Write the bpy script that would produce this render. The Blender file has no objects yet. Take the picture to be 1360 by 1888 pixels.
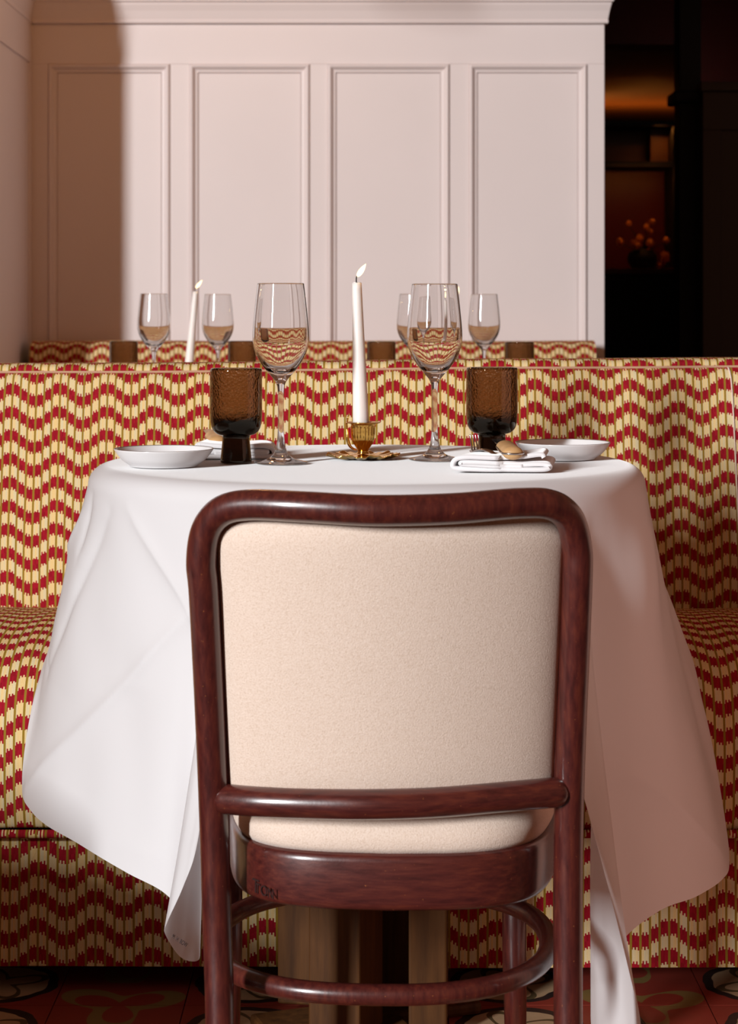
import bpy, bmesh, math, random
from mathutils import Vector, Matrix, noise as mnoise
random.seed(7)
PI = math.pi
SC = bpy.context.scene
COL = SC.collection

# ------------------------------------------------------------------ camera, world, light, exposure
EYE = 0.99                      # camera height; camera looks along +Y, level, lens shifted down
FPX = 3700.0                    # focal length in pixels of the 1360x1888 frame
HZ, CXP = 568.0, 680.0
cam_d = bpy.data.cameras.new('camera')
cam = bpy.data.objects.new('camera', cam_d); COL.objects.link(cam)
cam.location = (0, 0, EYE); cam.rotation_euler = (PI/2, 0, 0)
cam_d.sensor_fit = 'HORIZONTAL'; cam_d.sensor_width = 36
cam_d.lens = 36*FPX/1360
cam_d.shift_y = -(944-HZ)/1360
cam_d.clip_start = 0.1; cam_d.clip_end = 100
cam_d.dof.use_dof = True; cam_d.dof.focus_distance = 2.6; cam_d.dof.aperture_fstop = 17
SC.camera = cam

wd = bpy.data.worlds.new('world'); SC.world = wd; wd.use_nodes = True
wd.node_tree.nodes['Background'].inputs[0].default_value = (0.25, 0.108, 0.060, 1)
wd.node_tree.nodes['Background'].inputs[1].default_value = 0.62

# daylight from a tall window, high to the left behind the camera
AZ, EL, LD = math.radians(35), math.radians(15.5), 14.0
TC = Vector((-0.003, 2.79, 0.776))       # table centre
ldir = Vector((-math.sin(AZ)*math.cos(EL), -math.cos(AZ)*math.cos(EL), math.sin(EL)))
la = bpy.data.lights.new('window_daylight', 'AREA'); la.shape = 'RECTANGLE'; la.size = 0.9; la.size_y = 3.6
la.energy = 2350; la.color = (0.965, 0.985, 1.0)
lo = bpy.data.objects.new('window_daylight', la); COL.objects.link(lo)
lo.location = TC + ldir*LD
lo.rotation_euler = (-ldir).to_track_quat('-Z', 'Y').to_euler()

SC.view_settings.view_transform = 'Standard'; SC.view_settings.look = 'None'
SC.view_settings.exposure = 0.0; SC.view_settings.gamma = 1.0; SC.view_settings.use_curve_mapping = False
SC.cycles.max_bounces = 14; SC.cycles.transmission_bounces = 14; SC.cycles.transparent_max_bounces = 12
SC.cycles.caustics_refractive = True; SC.cycles.caustics_reflective = False
SC.cycles.sample_clamp_indirect = 6.0

def at(px, py, d):
    return Vector(((px-CXP)*d/FPX, d, EYE-(py-HZ)*d/FPX))

# ------------------------------------------------------------------ materials
def lin(r, g, b):
    f = lambda c: (c/255/12.92) if c/255 <= .04045 else ((c/255+.055)/1.055)**2.4
    return (f(r), f(g), f(b), 1)
class NT:
    def __init__(s, name):
        s.m = bpy.data.materials.new(name); s.m.use_nodes = True
        s.t = s.m.node_tree; s.n = s.t.nodes; s.l = s.t.links
        s.b = s.n['Principled BSDF']; s.out = s.n['Material Output']
    def add(s, typ, **kw):
        n = s.n.new(typ)
        for k, v in kw.items(): setattr(n, k, v)
        return n
    def link(s, a, b): s.l.new(a, b)
    def val(s, sock, v):
        if hasattr(v, 'is_output') or isinstance(v, bpy.types.NodeSocket): s.l.new(v, sock)
        else: sock.default_value = v
    def math(s, op, a, b=0.0, c=None):
        n = s.add('ShaderNodeMath', operation=op)
        s.val(n.inputs[0], a); s.val(n.inputs[1], b)
        if c is not None: s.val(n.inputs[2], c)
        return n.outputs[0]
    def mix(s, f, a, b):
        n = s.add('ShaderNodeMix', data_type='RGBA')
        s.val(n.inputs[0], f); s.val(n.inputs[6], a); s.val(n.inputs[7], b)
        return n.outputs[2]
    def noise(s, scale, detail=3, vec=None, rough=.5, dim='3D'):
        n = s.add('ShaderNodeTexNoise', noise_dimensions=dim)
        n.inputs['Scale'].default_value = scale; n.inputs['Detail'].default_value = detail; n.inputs['Roughness'].default_value = rough
        if vec is not None: s.link(vec, n.inputs['Vector'])
        return n.outputs['Fac']
    def coord(s, which='Object', scale=None):
        n = s.add('ShaderNodeTexCoord')
        o = n.outputs[which]
        if scale:
            mp = s.add('ShaderNodeMapping'); mp.inputs['Scale'].default_value = scale
            s.link(o, mp.inputs['Vector']); o = mp.outputs[0]
        return o
    def bump(s, h, strength=.3, dist=.001):
        n = s.add('ShaderNodeBump'); n.inputs['Strength'].default_value = strength; n.inputs['Distance'].default_value = dist
        s.link(h, n.inputs['Height']); s.link(n.outputs[0], s.b.inputs['Normal'])
    def set(s, base=None, rough=None, metal=None, spec=None, **kw):
        if base is not None: s.val(s.b.inputs['Base Color'], base)
        if rough is not None: s.val(s.b.inputs['Roughness'], rough)
        if metal is not None: s.val(s.b.inputs['Metallic'], metal)
        if spec is not None: s.val(s.b.inputs['Specular IOR Level'], spec)
        for k, v in kw.items(): s.val(s.b.inputs[k.replace('_', ' ')], v)
        return s.m
def ramp(nt, fac, stops):
    n = nt.add('ShaderNodeValToRGB'); e = n.color_ramp.elements
    while len(e) < len(stops): e.new(.5)
    for el, (p, c) in zip(e, stops): el.position = p; el.color = c
    nt.link(fac, n.inputs[0]); return n.outputs[0]

M = {}
def mk_paint(name, col, rough=.45, var=.04):
    t = NT(name); nz = t.noise(3.0, 4, t.coord())
    c2 = tuple(x*(1-var*2) for x in col[:3])+(1,)
    t.set(t.mix(nz, col, c2), rough)
    t.bump(t.noise(260, 2, t.coord()), .06, .0005)
    return t.m
M['wall'] = mk_paint('cream_wall_paint', (.79, .70, .68, 1), .5)
M['terracotta'] = mk_paint('bounce_terracotta', (.84, .48, .38, 1), .5)  # colour of the added partition that bounces warm light
M['dark_wall'] = mk_paint('dark_panel_paint', (.075, .05, .03, 1), .5)
M['black'] = mk_paint('black_paint', (.006, .005, .004, 1), .6)
M['bar_red'] = mk_paint('dark_red_lacquer', (.20, .012, .006, 1), .35)
M['bar_wood'] = mk_paint('dark_bar_wood', (.22, .10, .035, 1), .45)
M['ceiling'] = mk_paint('dark_ceiling_paint', (.05, .03, .02, 1), .7)

# flame-stitch upholstery. u = metres sideways, v = metres up along the surface
def mk_flame(name, u0, v0, wave_p=.0809, row_p=.0396):
    t = NT(name)
    uv = t.add('ShaderNodeUVMap', uv_map='UVMap').outputs[0]
    sp = t.add('ShaderNodeSeparateXYZ'); t.link(uv, sp.inputs[0])
    wob = t.math('MULTIPLY', t.math('SUBTRACT', t.noise(5, 2, uv), .5), .003)
    u = t.math('ADD', t.math('SUBTRACT', sp.outputs[0], u0), wob)
    wob2 = t.math('MULTIPLY', t.math('SUBTRACT', t.noise(7, 2, t.coord('Object')), .5), .0035)
    v = t.math('ADD', t.math('SUBTRACT', sp.outputs[1], v0), wob2)
    w = wave_p/6
    cu = t.math('DIVIDE', u, w)
    ci = t.math('FLOOR', cu); cf = t.math('FRACT', cu)
    NTH = 6.0
    ti = t.math('FLOOR', t.math('MULTIPLY', cu, NTH))
    cpos = t.math('ADD', t.math('MULTIPLY', t.math('ADD', ci, .5), .42), t.math('MULTIPLY', t.math('DIVIDE', t.math('ADD', ti, .5), NTH), .58))
    off = t.math('MULTIPLY', t.math('SUBTRACT', 1.0, t.math('COSINE', t.math('MULTIPLY', cpos, 2*PI/6))), row_p*.25*1.10)
    # ragged ends of the colour blocks, thread by thread
    rowi = t.math('FLOOR', t.math('DIVIDE', t.math('ADD', v, off), row_p*.5))
    cb = t.add('ShaderNodeCombineXYZ'); t.link(ti, cb.inputs[0]); t.link(rowi, cb.inputs[1])
    wn = t.add('ShaderNodeTexWhiteNoise', noise_dimensions='2D'); t.link(cb.outputs[0], wn.inputs['Vector'])
    wn1 = t.add('ShaderNodeTexWhiteNoise', noise_dimensions='1D'); t.link(ti, wn1.inputs['W'])
    alt = t.math('MULTIPLY', t.math('SUBTRACT', t.math('MODULO', t.math('ABSOLUTE', ti), 2.0), .5), .0036)
    jit = t.math('ADD', alt, t.math('MULTIPLY', t.math('SUBTRACT', wn1.outputs[0], .5), .0024))
    ph = t.math('FRACT', t.math('ADD', t.math('DIVIDE', t.math('ADD', t.math('ADD', v, off), jit), row_p), .5))
    red = t.math('LESS_THAN', t.math('ABSOLUTE', t.math('SUBTRACT', ph, .5)), .255)
    olive = t.math('LESS_THAN', cf, .24)
    cream = t.mix(wn1.outputs[0], (.88, .62, .27, 1), (.74, .65, .42, 1))
    redc = t.mix(wn.outputs[0], (.27, .002, .014, 1), (.40, .004, .024, 1))
    thr = t.math('FRACT', t.math('MULTIPLY', cu, NTH))
    gap = t.math('LESS_THAN', thr, .13)
    cream = t.mix(t.math('MULTIPLY', gap, .55), cream, (.52, .34, .10, 1))
    redc = t.mix(t.math('MULTIPLY', gap, .4), redc, (.20, .004, .02, 1))
    c = t.mix(red, cream, redc)
    c = t.mix(olive, c, (.31, .185, .02, 1))
    fz = t.noise(900, 2, uv)
    c = t.mix(t.math('MULTIPLY', fz, .10), c, (.30, .16, .07, 1))
    t.set(c, .95, spec=.05)
    wv = t.math('SINE', t.math('MULTIPLY', sp.outputs[1], 2*PI/.0016))
    hb = t.math('ADD', t.math('MULTIPLY', t.math('PINGPONG', thr, .5), 1.2), t.math('MULTIPLY', wv, .12))
    hb = t.math('SUBTRACT', hb, t.math('MULTIPLY', olive, .5))
    t.bump(hb, .5, .0009)
    return t.m
M['flame_back'] = mk_flame('flame_stitch_fabric', -.5278, .862)
M['flame_seat'] = mk_flame('flame_stitch_fabric_seat', -.500, .0)
M['flame_skirt'] = mk_flame('flame_stitch_fabric_skirt', -.4805, .018, .083, .041)
M['flame_top'] = mk_flame('flame_stitch_fabric_top', -.510, .01)

def mk_linen(name, col, scale=1400, rough=.85, sheen=.9, trans=.27):
    t = NT(name); co = t.coord()
    n1 = t.noise(4, 3, co); c2 = tuple(x*.96 for x in col[:3])+(1,)
    cc = t.mix(n1, col, c2)
    t.set(cc, rough, spec=.15, Sheen_Weight=sheen, Sheen_Roughness=.4)
    t.bump(t.noise(scale, 2, co), .25, .0005)
    tr = t.add('ShaderNodeBsdfTranslucent'); t.link(cc, tr.inputs[0])
    mx = t.add('ShaderNodeMixShader'); mx.inputs[0].default_value = trans
    t.link(t.b.outputs[0], mx.inputs[1]); t.link(tr.outputs[0], mx.inputs[2]); t.link(mx.outputs[0], t.out.inputs[0])
    return t.m
M['linen'] = mk_linen('white_linen', (.92, .905, .915, 1))
M['napkin'] = mk_linen('white_napkin_linen', (.88, .86, .87, 1), trans=.05)

def mk_felt(name):
    t = NT(name); co = t.coord()
    n1 = t.noise(620, 4, co, .7); n2 = t.noise(28, 3, co)
    c = ramp(t, n1, [(.30, (.66, .49, .37, 1)), (.5, (.84, .665, .55, 1)), (.7, (.90, .74, .63, 1))])
    c = t.mix(t.math('MULTIPLY', n2, .2), c, (.68, .52, .41, 1))
    t.set(c, .95, spec=.1, Sheen_Weight=.35)
    t.bump(t.noise(700, 3, co, .7), .6, .0012)
    return t.m
M['piping'] = NT('fabric_piping').set((.55, .32, .20, 1), .9)
M['felt'] = mk_felt('beige_wool_felt')

def mk_mahogany(name, stretch, dark=(.046, .0084, .0072, 1), mid=(.076, .0130, .0100, 1), red=(.118, .022, .012, 1)):
    t = NT(name); co = t.coord('Object', stretch)
    g = t.noise(1.0, 6, co, .62)
    c = ramp(t, g, [(.32, dark), (.50, mid), (.72, red)])
    fl = t.noise(330, 3, t.coord(), .6)
    fleck = t.math('GREATER_THAN', fl, .715)
    c = t.mix(t.math('MULTIPLY', fleck, .55), c, (.42, .14, .04, 1))
    t.set(c, t.math('ADD', t.math('MULTIPLY', g, .20), .22), spec=.5, Coat_Weight=.5, Coat_Roughness=.16)
    t.bump(t.noise(240, 3, t.coord(), .6), .12, .0006)
    return t.m
M['mahog'] = mk_mahogany('stained_bentwood', (160, 160, 26))
M['mahog_h'] = mk_mahogany('stained_bentwood_rail', (22, 150, 220))
M['engrave'] = NT('engraved_wood').set((.024, .006, .005, 1), .6)

def mk_brown(name):
    t = NT(name); co = t.coord('Object', (60, 60, 5))
    g = t.noise(1.0, 5, co, .6)
    t.set(ramp(t, g, [(.3, (.045, .016, .004, 1)), (.7, (.105, .040, .010, 1))]), .6, spec=.2)
    t.bump(g, .15, .001)
    return t.m
M['brown'] = mk_brown('oak_stained_brown')

t = NT('clear_glass'); t.n.remove(t.b)
g = t.add('ShaderNodeBsdfGlass'); g.inputs['IOR'].default_value = 1.5; g.inputs['Roughness'].default_value = 0.0
g.inputs['Color'].default_value = (.985, .985, .985, 1)
t.link(g.outputs[0], t.out.inputs[0]); M['glass'] = t.m

def mk_amber(name):
    t = NT(name); t.n.remove(t.b)
    g = t.add('ShaderNodeBsdfGlass'); g.inputs['IOR'].default_value = 1.5; g.inputs['Roughness'].default_value = 0.0
    g.inputs['Color'].default_value = (.95, .88, .74, 1)
    co = t.coord(); sp = t.add('ShaderNodeSeparateXYZ'); t.link(co, sp.inputs[0])
    r = t.math('SQRT', t.math('ADD', t.math('MULTIPLY', sp.outputs[0], sp.outputs[0]), t.math('MULTIPLY', sp.outputs[1], sp.outputs[1])))
    inner = t.math('MULTIPLY', t.math('LESS_THAN', r, .0331), t.math('GREATER_THAN', sp.outputs[2], .0535))   # seedy inside of the bowl
    bn = t.add('ShaderNodeBump'); bn.inputs['Strength'].default_value = .8; bn.inputs['Distance'].default_value = .0018
    vo = t.add('ShaderNodeTexVoronoi'); vo.inputs['Scale'].default_value = 300; t.link(co, vo.inputs['Vector'])
    dots = t.math('MULTIPLY', t.math('SUBTRACT', .5, vo.outputs['Distance']), .6)
    h = t.math('MULTIPLY', t.math('ADD', t.math('MULTIPLY', t.noise(170, 3, co, .7), 1.0), dots), inner)
    t.link(t.math('ADD', h, t.math('MULTIPLY', t.noise(40, 2, co), .05)), bn.inputs['Height'])
    t.link(bn.outputs[0], g.inputs['Normal'])
    va = t.add('ShaderNodeVolumeAbsorption'); va.inputs['Color'].default_value = (.42, .20, .02, 1); va.inputs['Density'].default_value = 230
    t.link(g.outputs[0], t.out.inputs[0]); t.link(va.outputs[0], t.out.inputs[1])
    return t.m
M['amber'] = mk_amber('amber_glass')
t = NT('glazed_porcelain'); t.set((.80, .79, .79, 1), .18); M['porcelain'] = t.m
t = NT('porcelain_edge'); t.set((.16, .12, .10, 1), .4); M['plate_edge'] = t.m
t = NT('polished_brass'); t.set((.86, .52, .13, 1), .13, 1.0)
t.bump(t.noise(120, 2, t.coord()), .08, .001); M['brass'] = t.m
t = NT('candle_wax'); t.set((.97, .82, .76, 1), .42, Subsurface_Weight=.8, Subsurface_Radius=(.012, .009, .008), Subsurface_Scale=1.0); M['wax'] = t.m
M['wick'] = NT('burnt_wick').set((.012, .008, .006, 1), .9)
def emis(name, col, st):
    t = NT(name); t.n.remove(t.b); e = t.add('ShaderNodeEmission')
    e.inputs[0].default_value = col; e.inputs[1].default_value = st
    t.link(e.outputs[0], t.out.inputs[0]); return t.m
M['flame'] = emis('candle_flame', (1.0, .70, .36, 1), 3.2)
M['steel'] = NT('brushed_steel').set((.55, .54, .53, 1), .22, 1.0)
t = NT('pale_wood_handle'); co = t.coord('Object', (25, 25, 25))
t.set(ramp(t, t.noise(1.5, 4, co), [(.3, (.50, .28, .11, 1)), (.7, (.68, .42, .20, 1))]), .5); M['handle'] = t.m
M['cable'] = NT('black_cable').set((.02, .012, .01, 1), .5)
M['ink'] = NT('grey_print').set((.12, .11, .13, 1), .8)
M['orange_petal'] = NT('orange_petals').set((.85, .28, .05, 1), .6)
M['leaf'] = NT('dark_leaves').set((.02, .015, .008, 1), .7)
M['tileside'] = NT('cement_joint').set((.035, .02, .016, 1), .9)

# encaustic floor tiles: red ground, cream medallions with black rings, olive leaves
t = NT('encaustic_tile')
geo = t.add('ShaderNodeNewGeometry'); sp = t.add('ShaderNodeSeparateXYZ'); t.link(geo.outputs['Position'], sp.inputs[0])
PX, PY = .372, .186
def cell(o, c0, p):
    return t.math('SUBTRACT', t.math('MULTIPLY', t.math('FRACT', t.math('ADD', t.math('DIVIDE', t.math('SUBTRACT', o, c0), p), .5)), p), p*.5)
cx, cy = cell(sp.outputs[0], .575, PX), cell(sp.outputs[1], 2.943, PY)
wb = t.math('MULTIPLY', t.math('SUBTRACT', t.noise(30, 1, geo.outputs['Position']), .5), .012)
r = t.math('ADD', t.math('SQRT', t.math('ADD', t.math('MULTIPLY', cx, cx), t.math('MULTIPLY', cy, cy))), wb)
ang = t.math('ARCTAN2', cy, cx)
cream_m = t.math('LESS_THAN', r, .072)
ring = t.math('LESS_THAN', r, .086)
petal = t.math('LESS_THAN', t.math('ABSOLUTE', t.math('SUBTRACT', r, t.math('ADD', .045, t.math('MULTIPLY', t.math('SINE', t.math('MULTIPLY', ang, 4.0)), .022)))), .006)
cx2 = cell(sp.outputs[0], .575+PX/2, PX); cy2 = cell(sp.outputs[1], 2.943+PY/2, PY)
r2 = t.math('SQRT', t.math('ADD', t.math('MULTIPLY', cx2, cx2), t.math('MULTIPLY', cy2, cy2)))
ang2 = t.math('ARCTAN2', cy2, cx2)
curl = t.math('LESS_THAN', t.math('ABSOLUTE', t.math('SUBTRACT', r2, t.math('ADD', .055, t.math('MULTIPLY', t.math('SINE', t.math('MULTIPLY', ang2, 3.0)), .03)))), t.math('ADD', .003, t.math('MULTIPLY', t.math('ABSOLUTE', t.math('COSINE', t.math('MULTIPLY', ang2, 1.5))), .016)))
c = (.30, .035, .020, 1)
c = t.mix(curl, c, (.26, .17, .05, 1))
c = t.mix(ring, c, (.012, .011, .010, 1))
c = t.mix(cream_m, c, (.55, .37, .21, 1))
c = t.mix(t.math('MULTIPLY', petal, cream_m), c, (.10, .075, .03, 1))
c = t.mix(t.math('MULTIPLY', t.noise(35, 4, geo.outputs['Position']), .35), c, (.12, .04, .03, 1))
t.set(c, .42); M['tile'] = t.m

# ------------------------------------------------------------------ mesh helpers
def link_mesh(name, verts, faces, mat, parent=None, smooth=True, uvs=None):
    me = bpy.data.meshes.new(name); me.from_pydata([tuple(v) for v in verts], [], faces); me.update()
    if uvs is not None:
        ul = me.uv_layers.new(name='UVMap')
        for lp in me.loops: ul.data[lp.index].uv = uvs[lp.vertex_index]
    bm = bmesh.new(); bm.from_mesh(me); bmesh.ops.recalc_face_normals(bm, faces=bm.faces); bm.to_mesh(me); bm.free()
    if smooth:
        for p in me.polygons: p.use_smooth = True
    me.materials.append(M[mat] if isinstance(mat, str) else mat)
    o = bpy.data.objects.new(name, me); COL.objects.link(o)
    if parent is not None:
        o.parent = parent
        o.matrix_parent_inverse = Matrix.Identity(4)
    return o
def to_local(o, origin):
    """shift mesh data so that the object's origin sits at `origin` in its parent's space"""
    v = Vector(origin)
    o.data.transform(Matrix.Translation(-v)); o.location = v
    return o
def thing(name, label, cat, loc, group=None, rz=0):
    o = bpy.data.objects.new(name, None); COL.objects.link(o); o.empty_display_size = .05
    o.location = loc; o.rotation_euler = (0, 0, rz); tag(o, label, cat, group); return o
def tag(o, label, cat, group=None, kind=None):
    o['label'] = label; o['category'] = cat
    if group: o['group'] = group
    if kind: o['kind'] = kind
    return o
def struct(o, label=None, cat=None):
    o['kind'] = 'structure'
    if label: o['label'] = label
    if cat: o['category'] = cat
    return o
def rel(root, pts):
    return [Vector(p)-root.location for p in pts]
def bevel(o, w=.002, seg=2):
    m = o.modifiers.new('bevel', 'BEVEL'); m.width = w; m.segments = seg; m.limit_method = 'ANGLE'; m.angle_limit = math.radians(40)
    return o
def box(name, x0, x1, y0, y1, z0, z1, mat, parent=None, bev=.002):
    v = [(x, y, z) for x in (x0, x1) for y in (y0, y1) for z in (z0, z1)]
    f = [(0, 1, 3, 2), (4, 6, 7, 5), (0, 4, 5, 1), (2, 3, 7, 6), (0, 2, 6, 4), (1, 5, 7, 3)]
    o = link_mesh(name, v, f, mat, parent, smooth=False)
    if bev: bevel(o, bev)
    return o
def catmull(pts, n, closed=False):
    out = []; N = len(pts); segs = N if closed else N-1
    for i in range(segs):
        if closed: p = [pts[(i+k-1) % N] for k in range(4)]
        else: p = [pts[max(0, i-1)], pts[i], pts[i+1], pts[min(N-1, i+2)]]
        for k in range(n):
            s = k/n
            out.append(tuple(.5*((2*p[1][a])+(-p[0][a]+p[2][a])*s+(2*p[0][a]-5*p[1][a]+4*p[2][a]-p[3][a])*s*s+(-p[0][a]+3*p[1][a]-3*p[2][a]+p[3][a])*s**3) for a in range(len(p[1]))))
    if not closed: out.append(tuple(pts[-1]))
    return out
def tube(name, path, rad, mat, parent=None, seg=16, closed=False, cap=True, flat=None):
    """round bar along path; rad number or per-point list; flat=(a,b) scales the two cross axes"""
    P = [Vector(p) for p in path]; n = len(P); V = []; F = []
    up = None
    for i in range(n):
        if closed: tg = (P[(i+1) % n]-P[i-1])
        else: tg = P[min(n-1, i+1)]-P[max(0, i-1)]
        tg.normalize()
        if up is None:
            up = Vector((0, 1, 0)) if abs(tg.y) < .9 else Vector((0, 0, 1))
        a = tg.cross(up).normalized(); b = a.cross(tg).normalized(); up = b
        r = rad[i] if isinstance(rad, (list, tuple)) else rad
        fa, fb = flat or (1, 1)
        for k in range(seg):
            th = 2*PI*k/seg
            V.append(P[i]+a*(math.cos(th)*r*fa)+b*(math.sin(th)*r*fb))
    m = n if closed else n-1
    for i in range(m):
        j = (i+1) % n
        for k in range(seg):
            F.append((i*seg+k, i*seg+(k+1) % seg, j*seg+(k+1) % seg, j*seg+k))
    if cap and not closed:
        F.append(tuple(range(seg))[::-1]); F.append(tuple((n-1)*seg+k for k in range(seg)))
    return link_mesh(name, V, F, mat, parent)
def round_ends(path, r, k=4):
    """extra points and radii for hemispherical ends"""
    P = [Vector(p) for p in path]
    d0 = (P[0]-P[1]).normalized(); d1 = (P[-1]-P[-2]).normalized()
    a = [(P[0]+d0*(r*math.sin(t)), r*math.cos(t)) for t in [PI/2*(k-i)/k*.98 for i in range(k)]]
    z = [(P[-1]+d1*(r*math.sin(t)), r*math.cos(t)) for t in [PI/2*(i+1)/k*.98 for i in range(k)]]
    return [p for p, _ in a]+P+[p for p, _ in z], [q for _, q in a]+[r]*len(P)+[q for _, q in z]
def lathe(name, prof, mat, parent=None, seg=48, closed=False, fr=None, center=(0, 0, 0)):
    V = []; F = []; rings = []; c = Vector(center)
    for i, (r, z) in enumerate(prof):
        if r < 1e-6:
            V.append(c+Vector((0, 0, z))); rings.append([len(V)-1])
        else:
            base = len(V)
            for k in range(seg):
                th = 2*PI*k/seg; rr, zz = (r, z) if fr is None else fr(r, z, th, i)
                V.append(c+Vector((rr*math.cos(th), rr*math.sin(th), zz)))
            rings.append(list(range(base, base+seg)))
    n = len(rings)
    for i in range(n if closed else n-1):
        A, B = rings[i], rings[(i+1) % n]
        for k in range(seg):
            k2 = (k+1) % seg
            if len(A) == 1 and len(B) == 1: continue
            if len(A) == 1: F.append((A[0], B[k2], B[k]))
            elif len(B) == 1: F.append((A[k], A[k2], B[0]))
            else: F.append((A[k], A[k2], B[k2], B[k]))
    return link_mesh(name, V, F, mat, parent)
def smooth_prof(pts, n=5): return catmull(pts, n)
def copy_tree(o, parent=None):
    c = o.copy(); COL.objects.link(c); c.parent = parent
    for ch in list(o.children): copy_tree(ch, c)
    return c

# ------------------------------------------------------------------ the setting: walls
DW = 6.60                         # back wall face
SW = DW/FPX
def X(px, d=DW): return (px-CXP)*d/FPX
def Z(py, d=DW): return EYE-(py-HZ)*d/FPX
WL, WR = X(57), X(1113)
ZC = Z(45)                        # underside of cornice
wall = struct(box('wall_back', WL-.12, WR, DW, DW+.12, 0, ZC+1.0, 'wall', bev=.003), 'cream painted panelled partition wall behind the far banquette', 'wall')
# stiles and rails stand proud of the recessed fields, with a moulding round each field
panels = [(90, 314), (350, 571), (604, 828), (864, 1081)]
ztop, zbot = Z(119), .42
def frame_member(n, x0, x1, z0, z1):
    return box(n, x0, x1, DW-.014, DW+.001, z0, z1, 'wall', wall, .0015)
frame_member('rail', WL, WR, ztop, ZC+.02)
frame_member('rail', WL, WR, 0.0, zbot)
edges = [WL]+[X(p) for pr in panels for p in pr]+[WR]
for i in range(0, len(edges), 2):
    frame_member('stile', edges[i], edges[i+1], zbot, ztop)
def moulding(x0, x1, z0, z1, w=.030):
    # profile (inward offset, depth toward viewer), swept round the rectangle with mitred corners
    pr = [(0, .012), (.002, .021), (.007, .024), (.012, .021), (.015, .014), (.020, .009), (.026, .008), (.030, .0)]
    V = []; F = []; n = len(pr)
    for (a, d) in pr:
        for (cx_, cz_) in ((x0+a, z0+a), (x1-a, z0+a), (x1-a, z1-a), (x0+a, z1-a)):
            V.append((cx_, DW-d, cz_))
    for i in range(n-1):
        for k in range(4):
            k2 = (k+1) % 4
            F.append((i*4+k, i*4+k2, (i+1)*4+k2, (i+1)*4+k))
    o = link_mesh('panel_moulding', V, F, 'wall', wall, smooth=False)
    return o
for a, b in panels:
    moulding(X(a), X(b), zbot, ztop)
    box('panel', X(a)+.03, X(b)-.03, DW-.004, DW+.001, zbot+.03, ztop-.03, 'wall', wall, .001)
# cornice: profile swept along the wall, returned at the right end
cp = [(.0, 0), (.018, .0), (.020, .006), (.017, .012), (.020, .020), (.026, .040), (.034, .058), (.036, .066), (.046, .068), (.048, .078), (.048, .088), (.0, .088)]
V = []; F = []
nP = len(cp)
for (o_, h) in cp:
    V.append((WL, DW-o_-.012, ZC+h)); V.append((WR+o_*.55, DW-o_-.012, ZC+h)); V.append((WR+o_*.55, DW+.13, ZC+h))
for i in range(nP-1):
    for k in range(2): F.append((i*3+k, i*3+k+1, (i+1)*3+k+1, (i+1)*3+k))
struct(link_mesh('trim_1', V, F, 'wall', smooth=False), 'cream cornice moulding along the top of the panelled wall', 'trim')
# left return wall of the booth, in the shade
YL0 = 5.93
wl = struct(box('wall_left', WL-.12, WL, YL0, DW, 0, ZC+1.0, 'wall', bev=.002), 'shaded cream return wall at the left end of the panelled wall', 'wall')
def lrail(n, y0, y1, z0, z1): return box(n, WL-.001, WL+.006, y0, y1, z0, z1, 'wall', wl, .001)
lrail('rail', YL0, DW-.014, Z(118), ZC+.02); lrail('rail', YL0, DW-.014, 0, .42)
lrail('stile', YL0, YL0+.05, .42, Z(118)); lrail('stile', DW-.05, DW-.014, .42, Z(118))
V = []; F = []
for (o_, h) in cp:
    V.append((WL+o_*.5, YL0, ZC+h)); V.append((WL+o_*.5, DW-.012, ZC+h))
for i in range(nP-1): F.append((i*2, i*2+1, (i+1)*2+1, (i+1)*2))
struct(link_mesh('trim_2', V, F, 'wall', smooth=False), 'cornice moulding on the shaded left return wall', 'trim')

struct(box('wall_back_left', -4.0, WL-.125, DW+.02, DW+.12, 0, ZC+1.0, 'wall', bev=0), 'plain cream wall left of the booth, outside the picture', 'wall')
# floor slab with encaustic tiles in the part the view reaches
floor = struct(box('floor', -4, 4, -1.0, 12.5, -.06, -.0085, 'tileside', bev=0), 'patterned red and cream cement tile floor', 'floor')
ts = .186; tme = None
for iy in range(8):
    for ix in range(11):
        x0 = .575-.093-ts*7+ix*ts; y0 = 2.943+.093-ts*7+iy*ts
        if tme is None:
            o = box('tile', -.0922, .0922, -.0922, .0922, -.008, 0, 'tile', floor, 0); tme = o.data
        else:
            o = bpy.data.objects.new('tile', tme); COL.objects.link(o); o.parent = floor
        o.location = (x0+ts/2, y0+ts/2, 0)

# ------------------------------------------------------------------ the dark bar beyond the wall
DB = 10.2
def bX(px): return X(px, DB)
def bZ(py): return Z(py, DB)
struct(box('wall_far', .2, 3.2, DB+.45, DB+.55, 0, 3.2, 'bar_red', bev=0), 'dark red lacquered wall at the back of the dim bar', 'wall')
struct(box('ceiling', .2, 3.2, 6.9, DB+.5, 2.75, 2.85, 'ceiling', bev=0), 'dark ceiling over the dim bar', 'ceiling')
struct(box('wall_bar_side', 2.15, 2.25, 7.0, DB+.5, 0, 2.8, 'black', bev=0), 'black side wall of the dim bar', 'wall')
struct(box('wall_behind_partition', .2, .3, 6.9, DB+.5, 0, 2.8, 'black', bev=0), 'black wall hidden behind the partition', 'wall')
# bar counter
bc = thing('bar_counter', 'black bar counter in the dim room right of the panelled wall', 'bar counter', (1.4, DB, 0))
zc = bZ(495)
box('front_panel', .32-1.4, 2.1-1.4, -.02, .03, 0, zc-.03, 'black', bc)
box('countertop', .32-1.4, 2.1-1.4, -.05, .40, zc-.03, zc, 'bar_red', bc)
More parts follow.
